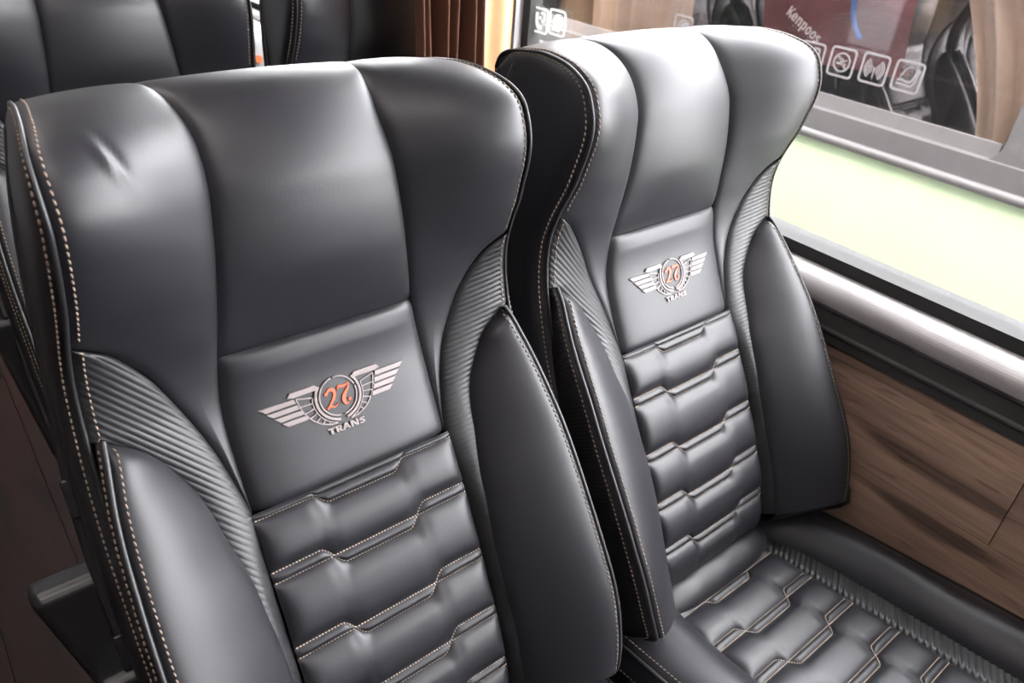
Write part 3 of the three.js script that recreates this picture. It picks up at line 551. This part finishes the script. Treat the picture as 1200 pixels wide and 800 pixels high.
// ------------------------------------------------------------------ the coach parked alongside
const XN = 1.75;
const nb = thing('parked_coach', 'pale green coach parked close alongside, seen through the window', 'coach', [XN, 0, -0.5]);
const M_green = phy({ color: lin(0.33, 0.395, 0.265), roughness: 0.45 }), M_cream = phy({ color: lin(0.8, 0.79, 0.77), roughness: 0.45 });
const M_band = std({ color: lin(0.062, 0.058, 0.059), roughness: 0.6 }), M_band2 = std({ color: lin(0.095, 0.088, 0.09), roughness: 0.6 });
const M_tint = phy({ color: lin(0.66, 0.63, 0.635), roughness: 0.03, transmission: 1, thickness: 0, ior: 1.5 });
const M_in = std({ color: lin(0.16, 0.13, 0.13), roughness: 0.8 });
const zEnd = onX(1184, 150, XN).z;                 // where its window stops
{
  const add = (n, g, m) => mesh(n, g.translate(-XN, 0, 0.5), m, nb);
  const yb = yr(-0.535), z0 = -4.5, z1 = 0.12, zm = (z0 + z1) / 2, L = z1 - z0, yt = yr(-0.02), yw = yr(-0.445);
  add('body_side', rbox(0.06, yb + 0.45, L, 0.01, XN + 0.03, (yb - 0.45) / 2, zm), M_green);
  add('moulding', new THREE.CylinderGeometry(0.011, 0.011, L, 14).rotateX(Math.PI / 2).translate(XN - 0.002, yb + 0.002, zm), std({ color: lin(0.06, 0.055, 0.056), roughness: 0.6 }));
  add('lower_band', box(0.03, 0.06, L, XN + 0.017, yb + 0.03, zm), M_band);
  // window surround with rounded corners
  const sur = new THREE.Shape([[z0, yb + 0.04], [z1, yb + 0.04], [z1, yt], [z0, yt]].map((p) => new THREE.Vector2(...p)));
  for (const [za, zb] of [[-2.6, zEnd], [zEnd + 0.24, 0.02]]) { const hole = rrect(zb - za, yt - 0.03 - (yw - 0.035), 0.05); const pts = hole.getPoints(8).map((p) => new THREE.Vector2(p.x + (za + zb) / 2, p.y + (yt - 0.03 + yw - 0.035) / 2)); sur.holes.push(new THREE.Path(pts)); }
  add('window_surround', new THREE.ExtrudeGeometry(sur, { depth: 0.02, bevelEnabled: false }).rotateY(-Math.PI / 2).translate(XN + 0.034, 0, 0), M_band);
  add('frit_band', box(0.006, 0.04, zEnd + 2.6 - 0.02, XN + 0.030, yw - 0.018, (zEnd - 2.6) / 2), M_band2);
  add('window_glass', box(0.005, yt - yw + 0.03, L - 0.2, XN + 0.040, (yt + yw) / 2, zm), M_tint);
  add('roof_side', rbox(0.06, 0.2, L, 0.02, XN + 0.03, yt + 0.10, zm), M_cream);
  add('end_panel', rbox(2.3, yt + 0.6, 0.06, 0.02, XN + 1.17, (yt - 0.2) / 2, z1), M_cream);
  add('roof', box(2.3, 0.05, L, XN + 1.17, yt + 0.2, zm), M_cream);
  add('rear_panel', rbox(2.3, yt + 0.6, 0.06, 0.02, XN + 1.17, (yt - 0.2) / 2, z0), M_cream);
  add('far_side', box(0.06, yw + 0.45, L, XN + 2.35, (yw - 0.45) / 2, zm), M_in);
  add('far_upper_side', box(0.06, 0.62, 3.2, XN + 2.35, yw + 0.3, -2.9), M_in);
  add('inner_floor', box(2.3, 0.05, L, XN + 1.17, 0.0, zm), M_in);
}
// its seats, of the same make
{
  const spots = [[2.12, -0.03, 'dark leather seat by the window inside the parked coach, next to its beige curtain'], [2.59, -0.03, 'dark leather aisle seat inside the parked coach, next to its beige curtain'], [2.12, -0.77, 'dark leather window seat one row back inside the parked coach'], [2.59, -0.77, 'dark leather aisle seat one row back inside the parked coach']];
  for (const [x, dz, lab] of spots) { addSeat(bare(seatWindow), lab, [x, 0.02, ZC - 0.39 + dz], 'seats inside the parked coach'); }
  const M_beige = std({ color: lin(0.80, 0.70, 0.57), roughness: 0.9, side: THREE.DoubleSide });
  const drape = (label, a, b, top, pinch) => {                  // hangs just inside the glass, tied back at the lower corner
    const t = thing('beige_curtain', label, 'curtain', [XN + 0.10, yr(-0.5), (a + b) / 2]);
    const f = (u, v) => { const k = Math.pow(v, 1.3), z = lerp(b - (b - a) * pinch * (1 - u) * 1.0, lerp(a, b, u), k); return new THREE.Vector3(0.02 * Math.sin(u * 34) + 0.008 * Math.sin(u * 71), lerp(0.02, top, v), z - (a + b) / 2); };
    mesh('cloth', patch(f, 90, 30), M_beige, t);
  };
  drape('beige curtain tied back inside the parked coach beside its rounded window corner', zEnd - 0.34, zEnd + 0.22, 0.52, 0.55);
  const zc = onX(745, 15, XN + 0.1).z; drape('beige curtain hanging further back inside the parked coach', zc - 0.22, zc + 0.20, 0.52, 0.9);
  // maroon sheet standing in for a shirt reflected in the window, with lettering
  const J = (px, py) => onX(px, py, XN + 0.085), c0 = J(980, 20);
  const jer = thing('maroon_reflection', 'added maroon sheet with slanted white lettering, standing in for a shirt reflected in the window', 'jersey', c0.toArray());
  const qd = [[888, 62], [1055, 92], [1090, -60], [905, -90]].map(([a, b]) => J(a, b).sub(c0));
  const jf = (u, v) => { const p = qd[0].clone().lerp(qd[1], u).lerp(qd[3].clone().lerp(qd[2], u), v); p.x += 0.008 * Math.sin(u * 11 + v * 3) + 0.006 * Math.sin(v * 9); return p; };
  mesh('cloth', patch(jf, 30, 30), std({ color: lin(0.22, 0.095, 0.10), roughness: 0.85, side: THREE.DoubleSide }), jer);  // muted maroon, the haze of the glass put into the colour
  const ta = J(928, 10), tb = J(963, 45), dir = tb.clone().sub(ta), Lw = dir.length();
  const tg = new TextGeometry('Kenpoos', { font, size: 0.03, depth: 0.002, curveSegments: 3 }); tg.computeBoundingBox();
  tg.scale(Lw / (tg.boundingBox.max.x - tg.boundingBox.min.x), Lw / (tg.boundingBox.max.x - tg.boundingBox.min.x) * 1.2, 1);
  const ex = dir.clone().normalize(), ez = new THREE.Vector3(-1, 0, 0), ey = ez.clone().cross(ex).normalize();
  tg.applyMatrix4(new THREE.Matrix4().makeBasis(ex, ey, ez)).translate(...ta.clone().sub(c0).add(new THREE.Vector3(-0.022, -0.01, 0)).toArray());
  mesh('lettering', tg, std({ color: lin(0.8, 0.78, 0.78), roughness: 0.7 }), jer);
  const st0 = J(1007, -30), stp = [[1007, -30], [1009, 0], [1008, 18], [1012, 36], [1016, 44]].map(([a, b]) => J(a, b).sub(st0).add(new THREE.Vector3(-0.03, 0, 0)));
  const lan = thing('blue_strap_reflection', 'added thin blue strap standing in for a lanyard reflected in the window', 'lanyard', st0.toArray());
  mesh('strap', tube(stp, 0.006, 24), std({ color: lin(0.10, 0.25, 0.62), roughness: 0.7 }), lan);  // added strap, stands in for a reflection in the window
  // pictograms on the parked coach's pane
  const XS = XN + 0.0105, g = 'pictogram stickers on the parked coach';
  const w = onX(986.5, 73, XS).distanceTo(onX(1024.5, 81, XS)) * 0.82;
  sticker('smoke', w, 'pale square no-smoking pictogram on the parked coach window', M_ghost, onX(986.5, 73, XS).toArray(), g);
  sticker('wifi', w, 'pale square radio wave pictogram on the parked coach window', M_ghost, onX(1024.5, 81, XS).toArray(), g);
  sticker('seat', w, 'pale square reclining seat pictogram on the parked coach window', M_ghost, onX(1063.5, 90, XS).toArray(), g);
  sticker('phone', w, 'pale square pictogram half hidden by the headrest, on the parked coach window', M_ghost, onX(951, 66, XS).toArray(), g);
  sticker('hand', w, 'pale square pictogram peeking over the headrest, on the parked coach window', M_ghost, onX(800, 33, XS).toArray(), g);
}
// white cabinet at the back of the cabin, seen between the rear seats
{
  const z = -2.25, c = onZ(297, 42, z), h = c.y;
  const t = thing('cabinet', 'white cabinet with an orange round mark standing behind the rear seats', 'cabinet', [c.x, 0, z]);
  mesh('body', rbox(0.30, h, 0.30, 0.015, 0, h / 2, -0.15), std({ color: lin(0.36, 0.36, 0.37), roughness: 0.5 }), t);
  const m = onZ(302.5, 69, z);
  mesh('mark', new THREE.CylinderGeometry(0.011, 0.011, 0.008, 24).rotateX(Math.PI / 2).translate(m.x - c.x, m.y, 0.003), std({ color: lin(0.55, 0.16, 0.05), roughness: 0.5 }), t);
}
const ground = struct('floor_outside', 'pale concrete yard outside', box(30, 0.1, 30, 2, -0.95, -1), std({ color: lin(0.42, 0.41, 0.39), roughness: 0.9 }));

scene.traverse((o) => { if (o.isMesh) { o.castShadow = o.receiveShadow = true; } });
renderer.render(scene, camera);
